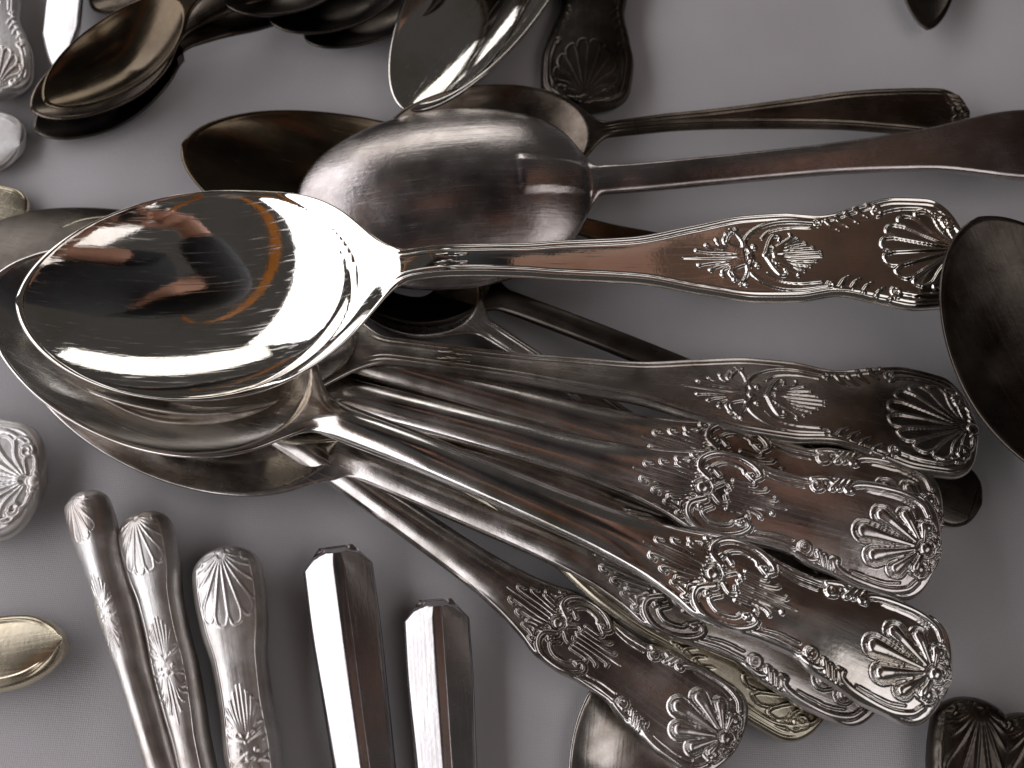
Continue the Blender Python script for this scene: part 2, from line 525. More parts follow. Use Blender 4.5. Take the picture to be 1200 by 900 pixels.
def spoon(label, p0, p1, lb, wb, depth, pat, mat, scale=1.0, roll=0, zs=None, crown=None, th=.20,
          fine=.05, hw_mul=1.0, egg=1.09, group=None, thread=None, name='spoon', heel=0.0, flare=.5, stemw=None, tip_pow=.5, inner=.955, zcurve=0.0):
    """lb = bowl share of the length, wb = half width of bowl (cm), depth > 0 hollow side up, < 0 back up"""
    P0, P1 = at(*p0), at(*p1)
    L = (P1 - P0).length
    Lb = L * lb
    root = root_for(name, label, 'spoon', group, P0, P1, roll)
    orn = 7.6 * scale if pat in 'ab' else (1.0 * scale if pat == 'c' else 0)
    # rows along the length
    t = np.linspace(0, 1, 70)
    s1 = Lb * .5 * (1 - np.cos(t * math.pi / 2))
    s2 = np.linspace(Lb * .5, Lb * 1.12, 60)[1:]
    s3 = np.arange(Lb * 1.12, max(L - orn, Lb * 1.12 + .2), .11)[1:]
    e0 = s3[-1] if len(s3) else s2[-1]
    step = fine if pat in 'abc' else .12
    s4 = np.arange(e0 + step, L - .25, step)
    s5 = L - .25 * (1 - np.sin(np.linspace(0, 1, 12) * math.pi / 2))
    s = np.concatenate([s1, s2, s3, s4, s5])
    s = s[np.concatenate([[True], np.diff(s) > 1e-5])]
    u = (L - s) / scale
    key = pat if pat in 'abc' else 'plain'
    hw = HW[key](u) * scale * hw_mul * end_round(u, .75 if pat in 'ab' else .7, 2.3)
    if stemw:
        hw = np.where(u > 8, np.minimum(hw, stemw), hw)
    tt = np.clip(s / Lb, 0, 1)**egg

    def bowl_w(q):
        q = np.clip(q / Lb, 0, 1)**egg
        return wb * np.maximum(4 * q * (1 - q), 0)**tip_pow
    bw = bowl_w(s)
    sa, sc = Lb * (1 - .085 * flare / .5), Lb * (1 + .075 * flare / .5)
    wa = float(bowl_w(np.array(sa))); wc = float(np.interp(sc, s, hw)); dl_ = sc - sa
    m0 = float((bowl_w(np.array(sa + .01)) - bowl_w(np.array(sa - .01))) / .02) * dl_
    tq = np.clip((s - sa) / dl_, 0, 1)
    hm = (2 * tq**3 - 3 * tq**2 + 1) * wa + (tq**3 - 2 * tq**2 + tq) * m0 + (-2 * tq**3 + 3 * tq**2) * wc
    w = np.where(s < sa, bw, np.where(s < sc, hm, hw))
    w = np.maximum(w, 0)
    w[0] = 1e-5; w[-1] = 1e-5
    zf = pchip(*zip(*[(a * L, b) for a, b in (zs or [(0, 0), (.2, -.05), (lb, .35), (.55, .7), (.72, .6), (.88, .2), (1, 0)])]))
    ztop = zf(s)

    def zgrid(Y):
        return zf(s[:, None] + zcurve * Y**2 * sstep(Lb * 1.2, Lb * .95, s)[:, None])
    thf = np.where(s < Lb, .13, .13 + (th - .13) * sstep(Lb, Lb + 1.5, s)) * (1 if scale > .8 else .8)
    cr = (crown if crown is not None else 0.03) * sstep(Lb - .3, Lb + 1.0, s)
    if crown and pat == 'b':
        cr = cr * (1 - .62 * sstep(8.2, 6.0, u) * 1.0)
    if crown and pat in ('a', 'c', 'plain'):
        cr = cr * (1 - .7 * sstep(8.5, 6.5, u))

    def bowl_d(Y, lin, off):
        t2 = np.clip((s - .02 * Lb * (lin < 1)) / (Lb * lin), 0, 1)**egg
        wi = np.maximum(wb * np.maximum(4 * t2 * (1 - t2), 0)**tip_pow - off, 1e-4)
        q = np.clip(1 - (Y / wi[:, None])**2, 0, 1) * np.clip(wi[:, None] / wb, 0, 1)**2
        return depth * q**.9 * np.where(wi[:, None] > 2e-4, 1, 0)

    # top
    M = int(2 * 1.4 * scale / fine) if pat in 'ab' else 44
    M = max(40, min(M, 120))
    Yt, dt, slope = sweep_grid(s, w, .5 * th * .8, M)
    e = thf[:, None] * .5
    v = np.abs(Yt) / np.maximum(w[:, None], 1e-6)
    Zt = zgrid(Yt) + cr[:, None] * (1 - v**2) - e * (1 - np.sqrt(np.maximum(1 - (1 - dt)**2, 0)))
    S2 = np.repeat(s[:, None], Yt.shape[1], 1)
    if depth >= 0:
        Zt = Zt - bowl_d(Yt, inner, .05)
    else:
        Zt = Zt - bowl_d(Yt, 1.0, 0)
    if pat in 'abc':
        U2 = (L - S2) / scale; Y2 = Yt / scale / (hw_mul if pat != 'c' else 1)
        H = REL[pat].eval(U2, Y2) * scale
        if thread or pat == 'a':
            dist = (w[:, None] - np.abs(Yt)) / slope[:, None]
            for dd, rr, hh in ((.085, .06, .045), (.21, .045, .035)):
                H = np.maximum(H, hh * scale * np.exp(-((dist / scale - dd) / (rr * .6))**2) * (S2 > Lb + .1) * sstep(.35, .8, U2) * sstep(Lb, Lb + 1.2, S2))
        if pat == 'b':
            H *= .85
            dist = (w[:, None] - np.abs(Yt)) / slope[:, None]
            H = np.maximum(H, .05 * scale * np.exp(-((dist / scale - .07) / .04)**2) * sstep(.45, .9, U2) * sstep(8.5, 6.5, U2))
        Zt = Zt + H * np.minimum(1, dt * 1.5 + .1)
    if heel:
        dl = Lb - S2
        plate = sstep(1.9, 1.75, dl) * sstep(-1.5, -.3, dl) * sstep(.48, .36, np.abs(Yt) - .04 * np.abs(dl))
        Zt = Zt + heel * plate
    Pt = np.stack([S2, Yt, Zt], -1)
    # bottom
    Yb, db, _ = sweep_grid(s, w, .5 * th * .8, 24)
    vb = np.abs(Yb) / np.maximum(w[:, None], 1e-6)
    Zb = zgrid(Yb) - 2 * e + e * (1 - np.sqrt(np.maximum(1 - (1 - db)**2, 0))) - .5 * np.minimum(cr[:, None], .12) * (1 - vb**2)
    Zb = Zb - (bowl_d(Yb, 1.0, 0) if depth >= 0 else bowl_d(Yb, .955, .05))
    Pb = np.stack([np.repeat(s[:, None], Yb.shape[1], 1), Yb, Zb], -1)
    # face labels: 0 bowl, 1 handle, 2 shell, 3 leaf or scroll ornament, 4 thread border
    sm = (s[:-1] + s[1:]) / 2; um = (L - sm) / scale
    yt = (Yt[:-1, :-1] + Yt[1:, 1:]) / 2
    wm = ((w[:-1] + w[1:]) / 2)[:, None]
    slm = ((slope[:-1] + slope[1:]) / 2)[:, None]
    lab = np.where(sm[:, None] < Lb * .985, 0, 1) + np.zeros_like(yt, int)
    names = {0: ('bowl', None), 1: ('handle', None)}
    if pat in 'ab':
        U = um[:, None] + 0 * yt; Yn = yt / scale
        ed = (wm - np.abs(yt)) / slm / scale
        if pat == 'a':
            lab[(ed < .27) & (sm[:, None] > Lb + .3)] = 4
            lab[((U - .2)**2 / 2.0**2 + Yn**2 / 1.12**2 < 1) & (ed > .12)] = 2
            names[4] = ('thread_border', 1)
        else:
            lab[((U - .2)**2 / 1.75**2 + Yn**2 / 1.05**2 < 1)] = 2
            lab[(U > 2.35) & (U < 3.4) & (np.abs(Yn) > .58)] = 5
            names[5] = ('scroll_crest', 1)
        lab[(U > 3.75) & (U < 7.4) & (np.abs(Yn) < (.74 if pat == 'a' else 1.15)) & (ed > (.27 if pat == 'a' else .02))] = 3
        names[2] = ('shell_ornament', 1); names[3] = ('leaf_ornament' if pat == 'a' else 'scroll_ornament', 1)
    labb = np.where(sm[:, None] < Lb * .985, 0, 1) + np.zeros((len(sm), Yb.shape[1] - 1), int)
    grids_to_objects(names, [Pt, Pb], ([lab, labb], [False, True]), root, mat)
    return root


def end_handle(name, label, cat, tip, back, wfun, pat, mat, th=.35, crown=.1, scale=1.0, roll=0, fine=.04, group=None,
               facets=None, thread=False, rel=1.0, blade=None, endr=.75, hollow=False, zs=None):
    """a handle whose decorated end (tip) is in view; it runs to «back»; with a knife blade beyond it"""
    P0, P1 = at(*back), at(*tip)
    L = (P1 - P0).length
    root = root_for(name, label, cat, group, P0, P1, roll)
    step = fine
    s = np.concatenate([[0, .02, .08], np.arange(.2, L - .25, step), L - .25 * (1 - np.sin(np.linspace(0, 1, 14) * math.pi / 2))])
    u = (L - s) / scale
    w = wfun(u) * scale
    if endr:
        w = w * end_round(u, endr, 2.3)
    w[-1] = 1e-5 if endr else w[-1]
    M = max(36, min(int(2 * w.max() / fine), 110))
    Yt, dt, slope = sweep_grid(s, w, min(.14, th * .4), M)
    S2 = np.repeat(s[:, None], Yt.shape[1], 1)
    v = np.abs(Yt) / np.maximum(w[:, None], 1e-6)
    zc = pchip(*zip(*[(a * L, b) for a, b in zs]))(s)[:, None] if zs else 0
    U2 = (L - S2) / scale; Y2 = Yt / scale
    if facets:
        zt = facets(U2, np.abs(Y2), w[:, None] / scale, Y2) * scale + 0 * S2
    else:
        e = th * .5
        endu = end_round(U2, 1.0, 2.4) if hollow else 1
        prof = np.sqrt(np.maximum(1 - v**2.6, 0)) if hollow else 1
        zt = crown * (1 - v**2) * (1 if not hollow else 0) + (crown + e) * prof * endu * (1 if hollow else 0)
        zt = zt - (0 if hollow else e * (1 - np.sqrt(np.maximum(1 - (1 - dt)**2, 0))))
        if pat in REL:
            H = REL[pat].eval(U2, Y2) * scale * rel
            if thread:
                dist = (w[:, None] - np.abs(Yt)) / slope[:, None] / scale
                for dd, rr, hh in ((.085, .06, .05), (.21, .045, .04)):
                    H = np.maximum(H, hh * scale * np.exp(-((dist - dd) / (rr * .6))**2) * sstep(.35, .8, U2))
            zt = zt + H * np.minimum(1, dt * 1.5 + .1)
    Pt = np.stack([S2, Yt, zt + zc], -1)
    Yb, db, _ = sweep_grid(s, w, min(.14, th * .4), 16)
    vb = np.abs(Yb) / np.maximum(w[:, None], 1e-6)
    if hollow or facets:
        base = 0 if hollow else (facets((L - s)[:, None] / scale, 0 * Yb + 99, w[:, None] / scale, 0 * Yb) * 0)
        ez = end_round((L - s)[:, None] / scale, 1.0, 2.4)
        Zb = base - (th * .5 + (crown if hollow else 0)) * np.sqrt(np.maximum(1 - vb**2.6, 0)) * ez
    else:
        e = th * .5
        Zb = -th + e * (1 - np.sqrt(np.maximum(1 - (1 - db)**2, 0))) + 0 * Yb
    Pb = np.stack([np.repeat(s[:, None], Yb.shape[1], 1), Yb, Zb + zc], -1)
    sm = (s[:-1] + s[1:]) / 2
    yt = (Yt[:-1, :-1] + Yt[1:, 1:]) / 2 / scale
    U = ((L - sm) / scale)[:, None] + 0 * yt
    wm = ((w[:-1] + w[1:]) / 2)[:, None] / scale
    ed = (wm - np.abs(yt)) / ((slope[:-1] + slope[1:]) / 2)[:, None]
    lab = np.ones_like(yt, int)
    names = {1: ('handle', None)}
    if pat in 'ab':
        if pat == 'a':
            lab[ed < .27] = 4
            names[4] = ('thread_border', 1)
        lab[((U - .2)**2 / 2.0**2 + yt**2 / 1.12**2 < 1) & (ed > .12)] = 2
        lab[(U > 3.75) & (U < 7.4) & (ed > .27)] = 3
        names[2] = ('shell_ornament', 1); names[3] = ('leaf_ornament' if pat == 'a' else 'scroll_ornament', 1)
    if facets:
        # end facet and side facets are struck planes of their own
        lab[(U < .34) & (np.abs(yt) < wm)] = 6
        names[6] = ('end_facet', 1)
    labb = np.ones((len(sm), Yb.shape[1] - 1), int)
    made = grids_to_objects(names, [Pt, Pb], ([lab, labb], [False, True]), root, mat)
    if blade:
        bl, bwid = blade
        bs = np.concatenate([np.linspace(-bl, -bl + .8, 12), np.linspace(-bl + 1, .3, 20)])
        q = np.clip((bs + bl) / 1.6, 0, 1)
        hi = bwid * np.sqrt(np.maximum(1 - (1 - q)**2, 0)) + .001; lo = -bwid * .75 * np.sqrt(np.maximum(1 - (1 - q)**2.4, 0)) - .001
        tgrid = np.linspace(0, 1, 10)
        Yg = lo[:, None] + (hi - lo)[:, None] * tgrid
        tz = .09 * np.minimum(1, tgrid * 3)[None, :] * np.ones_like(Yg)
        A = np.stack([np.repeat(bs[:, None], 10, 1), Yg, tz], -1); B = A.copy(); B[..., 2] *= -1
        l0 = np.full((len(bs) - 1, 9), 9)
        grids_to_objects({9: ('blade', None)}, [A, B], ([l0, l0], [False, True]), root, M_KNIFE)
    return root


G_TABLE = "large shell-pattern spoons in the central fan"
F_HI = .024

# ---- main pile, lowest first
spoon("olive-tinted shell spoon at the bottom of the fan, its fluted shell beside the lowest tips",
      (70, 268, .9), (973, 832, .55), .44, 2.3, .85, 'a', M_BRASS, fine=.03, group=G_TABLE, roll=-6, hw_mul=.95)
spoon("worn round-stemmed spoon peeping out along the lower side of the widest hollow spoon's handle",
      (20, 372, 1.0), (1044, 802, .95), .40, 2.35, .9, 'b', M_STEM2, fine=.03, group=G_TABLE, crown=.2, roll=4,
      zs=[(0, 0), (.2, 0), (.4, .1), (.55, .25), (.7, .5), (.88, .2), (1, 0)])
spoon("spoon splayed apart below the fan, bright beaded shell beside the bottom edge",
      (45, 306, .8), (864, 876, 1.1), .375, 2.1, .7, 'b', M_STEM2, scale=.86, fine=F_HI, group=G_TABLE, crown=.22, flare=.2,
      zs=[(0, 0), (.2, -.1), (.375, -.1), (.5, -.1), (.7, -.1), (.88, -.05), (1, 0)])
spoon("black rounded spoon end in shadow under the fluted shell at the fan's outer end",
      (352, 258, .4), (1150, 592, .25), .30, 1.6, .5, 'plain', M_BLACK, scale=.9, crown=.1)
spoon("small threaded spoon with a dark bowl slipped under the big polished handle",
      (372, 250, .45), (985, 690, .2), .325, 1.55, .55, 'a', M_OLD, scale=.72, fine=.06)
spoon("threaded spoon handle glimpsed in the gap between the fan's round stems",
      (30, 352, .7), (1060, 712, .3), .37, 2.2, .6, 'a', M_OLD, fine=.05)
spoon("dark threaded shell spoon turned on edge, uppermost handle of the fan",
      (20, 372, 1.0), (1146, 505, 1.0), .37, 2.3, .8, 'a', M_OLD, fine=F_HI, group=G_TABLE, roll=-14, hw_mul=1.12,
      zs=[(0, 0), (.2, 0), (.37, .5), (.5, .45), (.72, .4), (.88, .35), (1, 0)])
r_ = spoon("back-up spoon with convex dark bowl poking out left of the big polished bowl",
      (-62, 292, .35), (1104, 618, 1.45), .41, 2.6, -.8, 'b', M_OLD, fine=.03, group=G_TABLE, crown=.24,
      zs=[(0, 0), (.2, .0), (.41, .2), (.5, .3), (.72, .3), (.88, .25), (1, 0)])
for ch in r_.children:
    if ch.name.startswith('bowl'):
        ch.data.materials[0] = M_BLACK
spoon("back-up spoon with long round stem lying just above the widest bowl's stem in the fan",
      (-8, 360, .3), (1102, 650, 1.75), .38, 2.3, -.35, 'b', M_STEM, fine=F_HI, group=G_TABLE, crown=.25,
      zs=[(0, 0), (.2, .05), (.38, .35), (.5, .4), (.72, .3), (.88, .25), (1, 0)])
spoon("widest hollow spoon right under the polished one, its beaded shell on top of the fan",
      (-10, 325, 1.9), (1113, 800, 2.1), .365, 2.6, 1.0, 'b', M_BRIGHT, roll=-6, fine=F_HI, group=G_TABLE, crown=.24, flare=.35,
      zs=[(0, 0), (.2, -.05), (.365, .2), (.5, .5), (.72, .45), (.88, .3), (1, 0)])

# ---- spoons above the pile
spoon("dark hollow spoon with a yellow streak, partly under the worn grey bowl",
      (213, 168, .95), (860, 318, .3), .56, 2.1, .8, 'plain', M_GOLD, crown=.05, stemw=.2, scale=.6)
spoon("bright mirror bowl spoon standing behind the dark bowls at the top, tip towards us",
      (474, 128, .95), (960, -660, 1.0), .33, 2.0, .75, 'plain', M_POL, crown=.05)
end_handle('knife', "dark tarnished ornate knife handle hanging in from the top edge", 'knife', (684, 125, .45), (718, -260, .45),
           HW['a'], 'a', M_BLACK, th=.4, crown=.18, scale=.95, fine=.035, rel=.35, thread=True, blade=(10, .9))
spoon("dark hollow dessert spoon with thin threaded handle and feathered tip above the grey one",
      (440, 172, 1.0), (1136, 131, .6), .36, 1.85, .65, 'c', M_DARK, scale=1.0, fine=.03, thread=True, hw_mul=.95,
      zs=[(0, 0), (.2, 0), (.36, .2), (.5, .45), (.75, .5), (1, 0)])
spoon("worn grey spoon lying bowl down, handle running off the right edge",
      (346, 245, 1.0), (1330, 165, 1.2), .345, 2.75, -.95, 'plain', M_WORN, crown=.04, heel=.06, scale=1.0, flare=.32, th=.24, hw_mul=1.2, tip_pow=.40, egg=1.12,
      zs=[(0, 0), (.2, .05), (.352, .25), (.5, .35), (.75, .5), (1, 0)])
spoon("large polished spoon on top of everything, its mirror bowl over the widest hollow spoon",
      (18, 352, 3.1), (1137, 292, 2.2), .372, 2.90, 1.05, 'a', M_POL, fine=F_HI, group=G_TABLE, roll=-3, crown=.02, flare=.55, inner=.90, zcurve=.28, hw_mul=1.17,
      zs=[(0, 0), (.2, -.03), (.325, .0), (.345, .08), (.395, .70), (.435, .86), (.55, .62), (.72, .25), (.88, .12), (1, 0)])
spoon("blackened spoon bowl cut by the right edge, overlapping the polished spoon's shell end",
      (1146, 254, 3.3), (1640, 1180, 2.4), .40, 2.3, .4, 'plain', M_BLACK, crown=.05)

# ---- upper left
spoon("lowest black teaspoon bowl of the stacked three in the upper left corner",
      (40, 152, .55), (330, 5, .5), .58, 1.15, .5, 'plain', M_BLACK, scale=.6, group="teaspoons stacked in the upper left corner")
spoon("middle dark teaspoon of the stacked three, handle sweeping up right",
      (36, 128, 1.0), (345, -25, .8), .54, 1.2, .5, 'plain', M_DARK, scale=.6, group="teaspoons stacked in the upper left corner",
      zs=[(0, 0), (.3, 0), (.54, .3), (.75, .6), (1, 0)])
spoon("top teaspoon of the stacked three with golden brown bowl and bright rim",
      (52, 120, 1.75), (318, -62, 1.6), .60, 1.22, .5, 'plain', M_GOLD, scale=.6, group="teaspoons stacked in the upper left corner",
      zs=[(0, 0), (.3, 0), (.62, .35), (.8, .7), (1, 0)])
for i, (lab, a, b, m) in enumerate([
        ("black spoon bowl half out of the top edge, left of two with bright rims", (262, 2, 1.6), (640, -150, 1.5), M_BLACK),
        ("dark bowl with bright lower rim jutting in from the top edge, middle of three", (316, 24, 1.15), (700, -140, 1.15), M_BLACK),
        ("dark bowl with bright rim at the top edge, closest to the mirror bowl", (358, 46, .6), (760, -170, .6), M_BLACK)]):
    spoon(lab, a, b, .42, 1.25, .55, 'plain', m, scale=.7, group="dark spoon bowls jutting in from the top edge")
spoon("dark bowl tip with brassy edge peeping in at top beside the pale blade",
      (108, 10, .5), (420, -230, .5), .42, 1.2, .5, 'plain', M_DARK, scale=.7)
spoon("dark bowl tip alone at the top right of the cloth",
      (1088, 33, .6), (1080, -700, .5), .36, 1.25, .5, 'plain', M_BLACK, scale=.7)

# pale blade tip
def blade_w(u):
    return .56 * np.minimum(1, (u / 1.6 + .0001))**.62
end_handle('butter_knife', "pale reflecting knife blade tip pointing down at the top left", 'knife', (66, 84, 1.3), (92, -190, .1),
           blade_w, 'plain', M_KNIFE, th=.16, crown=.02, fine=.06, endr=.25, roll=8)

# ornate handle ends along the left edge
end_handle('serving_spoon', "pale ornate handle cut by the left edge at the top corner", 'spoon', (-2, 112, .7), (-22, -180, .7),
           HW['a'], 'a', M_PALE, th=.3, crown=.1, scale=.72, fine=.03, thread=True)
end_handle('dessert_spoon', "pale rounded handle end with a small bead, below the ornate one at the left edge", 'spoon', (24, 172, .5), (-260, 100, .5),
           HW['plain'], 't', M_PALE, th=.25, crown=.08, fine=.05, thread=True, scale=1.0)
end_handle('dessert_fork', "cream coloured handle corner just above the dark convex bowl at the left edge", 'fork', (30, 254, .4), (-260, 190, .4),
           HW['plain'], 't', M_PALEBRASS, th=.25, crown=.08, fine=.05, thread=True, scale=.85)
end_handle('serving_fork', "broad pale shell handle end at the left edge beside the widest bowl", 'fork', (49, 566, .7), (-330, 530, .7),
           HW['a'], 'a', M_PALE, th=.35, crown=.12, scale=1.12, fine=.03, thread=True, roll=4)
end_handle('table_fork', "brassy rounded handle end low on the left edge", 'fork', (76, 752, .7), (-240, 800, .7),
           HW['plain'], 't', M_PALEBRASS, th=.35, crown=.16, fine=.035, thread=True, scale=.98, roll=-10, endr=1.7)

# ---- knives standing in from the bottom edge
KW = pchip([0, .5, 1.2, 2.2, 3.2, 4.3, 5.4, 7, 8, 12], [.84, .93, .97, .90, .74, .70, .74, .66, .58, .55])
KG = "shell-pattern knives in from the bottom edge"
end_handle('table_knife', "leftmost narrow shell-pattern knife, dull pale plating, leaning on edge", 'knife', (98, 578, .85), (228, 1010, .85),
           KW, 'a', M_PALE, th=.6, crown=.22, scale=.58, fine=.025, group=KG, hollow=True, blade=(11, .9), roll=-26, thread=True, rel=.4)
end_handle('table_knife', "middle shell-pattern knife with mottled pale plating", 'knife', (166, 602, .75), (258, 1020, .75),
           KW, 'a', M_PALE, th=.6, crown=.22, scale=.71, fine=.025, group=KG, hollow=True, blade=(11, .9), roll=-10, thread=True, rel=.4)
end_handle('table_knife', "shell-pattern knife nearest the plain knives, brown stained, scrolls shining on one side", 'knife', (262, 642, .7), (318, 1030, .7),
           KW, 'a', M_PALE, th=.6, crown=.22, scale=.88, fine=.026, group=KG, hollow=True, blade=(11, .95), roll=-2, thread=True, rel=.4)


def facet_fun(U, Ya, Wd, Ys):
    top = .40
    side = .40 - .50 * (Ya - Wd * .14)          # sloping long facet
    outer = (Wd - Ya) * 2.6 - .02                # steep outer facet
    endf = (U - .02) * 1.7 - .02
    corner = (U + (Wd - Ya) * 1.0) * .9 - .18
    a = np.minimum(np.minimum(top, side), np.minimum(outer, endf))
    a = np.minimum(a, corner)
    return np.maximum(a, -.05)


def facet_w(u):
    w_ = pchip([0, 1.5, 4, 8, 12], [.82, .82, .74, .60, .55])(u)
    return np.minimum(w_, .40 + u * .80)


FG = "plain faceted knives in from the bottom edge"
end_handle('dinner_knife', "plain faceted knife with smooth handle, left of the pair", 'knife', (393, 640, .75), (446, 1040, .75),
           facet_w, 'plain', M_KNIFE, th=.5, scale=1.0, fine=.03, group=FG, facets=facet_fun, blade=(11, .95), endr=0, roll=8)
end_handle('dinner_knife', "plain faceted knife with smooth handle, right of the pair and lower", 'knife', (510, 702, .75), (534, 1060, .75),
           facet_w, 'plain', M_KNIFE, th=.5, scale=.94, fine=.03, group=FG, facets=facet_fun, blade=(11, .95), endr=0, roll=7)

# ---- bottom edge
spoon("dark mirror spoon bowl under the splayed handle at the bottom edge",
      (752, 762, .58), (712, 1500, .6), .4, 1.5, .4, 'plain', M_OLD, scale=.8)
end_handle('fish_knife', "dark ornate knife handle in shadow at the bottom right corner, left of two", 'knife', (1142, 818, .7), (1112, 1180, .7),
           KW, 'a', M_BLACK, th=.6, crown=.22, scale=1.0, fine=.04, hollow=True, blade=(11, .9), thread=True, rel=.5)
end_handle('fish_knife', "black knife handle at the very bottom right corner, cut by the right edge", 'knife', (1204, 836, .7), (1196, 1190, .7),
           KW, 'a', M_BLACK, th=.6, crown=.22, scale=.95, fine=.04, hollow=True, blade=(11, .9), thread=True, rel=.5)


# ------------------------------------------------------------------ the photographer, seen mirrored in the bowls
def plain(name, col, rough, metal=0.0):
    m, nt, b = nodes_of(name)
    n = nt.nodes.new("ShaderNodeTexNoise"); n.inputs['Scale'].default_value = 60; n.inputs['Detail'].default_value = 5
    tc = nt.nodes.new("ShaderNodeTexCoord"); nt.links.new(tc.outputs['Object'], n.inputs['Vector'])
    rp = nt.nodes.new("ShaderNodeValToRGB")
    rp.color_ramp.elements[0].color = (*[c * .85 for c in col], 1); rp.color_ramp.elements[1].color = (*[min(1, c * 1.15) for c in col], 1)
    nt.links.new(n.outputs[0], rp.inputs[0]); nt.links.new(rp.outputs[0], b.inputs['Base Color'])
    b.inputs['Roughness'].default_value = rough; b.inputs['Metallic'].default_value = metal
    return m


M_SKIN = plain("skin", (.50, .27, .18), .5)
M_JACKET = plain("dark_blue_cloth", (.030, .033, .037), .8)
M_ORANGE = plain("orange_tape", (.85, .30, .02), .6)
M_TROUSER = plain("black_cloth", (.02, .02, .022), .85)
M_HAIR = plain("brown_hair", (.05, .03, .02), .6)
M_CAMBODY = plain("black_plastic", (.02, .02, .02), .4)


def reflector_cloth():  # brown for the added reflector, patchy so the handles mirror it unevenly
    m, nt, b = nodes_of("patchy_brown_reflector")
    tc = nt.nodes.new("ShaderNodeTexCoord")
    n = nt.nodes.new("ShaderNodeTexNoise"); n.inputs['Scale'].default_value = 9; n.inputs['Detail'].default_value = 4; n.inputs['Distortion'].default_value = 1.2
    nt.links.new(tc.outputs['Object'], n.inputs['Vector'])
    rp = nt.nodes.new("ShaderNodeValToRGB")
    e = rp.color_ramp.elements
    e[0].position = .40; e[0].color = (.03, .022, .018, 1)
    e[1].position = .66; e[1].color = (.15, .082, .048, 1)
    nt.links.new(n.outputs[0], rp.inputs[0]); nt.links.new(rp.outputs[0], b.inputs['Base Color'])
    b.inputs['Roughness'].default_value = .8
    return m


def link_mesh(name, verts, edges, faces, parent, mat):
    me = bpy.data.meshes.new(name)
    me.from_pydata([tuple(c * CM for c in v) for v in verts], edges, faces)
    me.materials.append(mat)
    o = bpy.data.objects.new(name, me)
    COL.objects.link(o); o.parent = parent
    return o


def skinned(name, chains, parent, mat, root_i=0, sub=2):
    """chains: lists of (x, y, z, r) joined where points coincide; one continuous skin"""
    vs, es, rs, idx = [], [], [], {}
    for ch in chains:
        prev = None
        for p in ch:
            k = tuple(round(c, 2) for c in p[:3])
            if k not in idx:
                idx[k] = len(vs); vs.append(p[:3]); rs.append(p[3])
            if prev is not None:
                es.append((prev, idx[k]))
            prev = idx[k]
    o = link_mesh(name, vs, es, [], parent, mat)
    me = o.data
    md = o.modifiers.new("skin", 'SKIN')
    if not me.skin_vertices:
        me.skin_vertices.new() if hasattr(me.skin_vertices, 'new') else None
    for i, r in enumerate(rs):
        me.skin_vertices[0].data[i].radius = (r * CM, r * CM)
        me.skin_vertices[0].data[i].use_root = (i == root_i)
    md.use_smooth_shade = True
    sb = o.modifiers.new("sub", 'SUBSURF'); sb.levels = sub; sb.render_levels = sub
    return o


def tube(name, pts, r, parent, mat, n=8):
    vs, fs = [], []
    P = [Vector(p) for p in pts]
    for i, p in enumerate(P):
        t = (P[min(i + 1, len(P) - 1)] - P[max(i - 1, 0)]).normalized()
        a = t.orthogonal().normalized(); b = t.cross(a)
        for k in range(n):
            an = 2 * math.pi * k / n
            vs.append(p + (a * math.cos(an) + b * math.sin(an)) * r)
    for i in range(len(P) - 1):
        for k in range(n):
            fs.append((i * n + k, i * n + (k + 1) % n, (i + 1) * n + (k + 1) % n, (i + 1) * n + k))
    fs.append(tuple(range(n))[::-1]); fs.append(tuple((len(P) - 1) * n + k for k in range(n)))
    o = link_mesh(name, vs, [], fs, parent, mat)
    for p in o.data.polygons:
        p.use_smooth = True
    return o


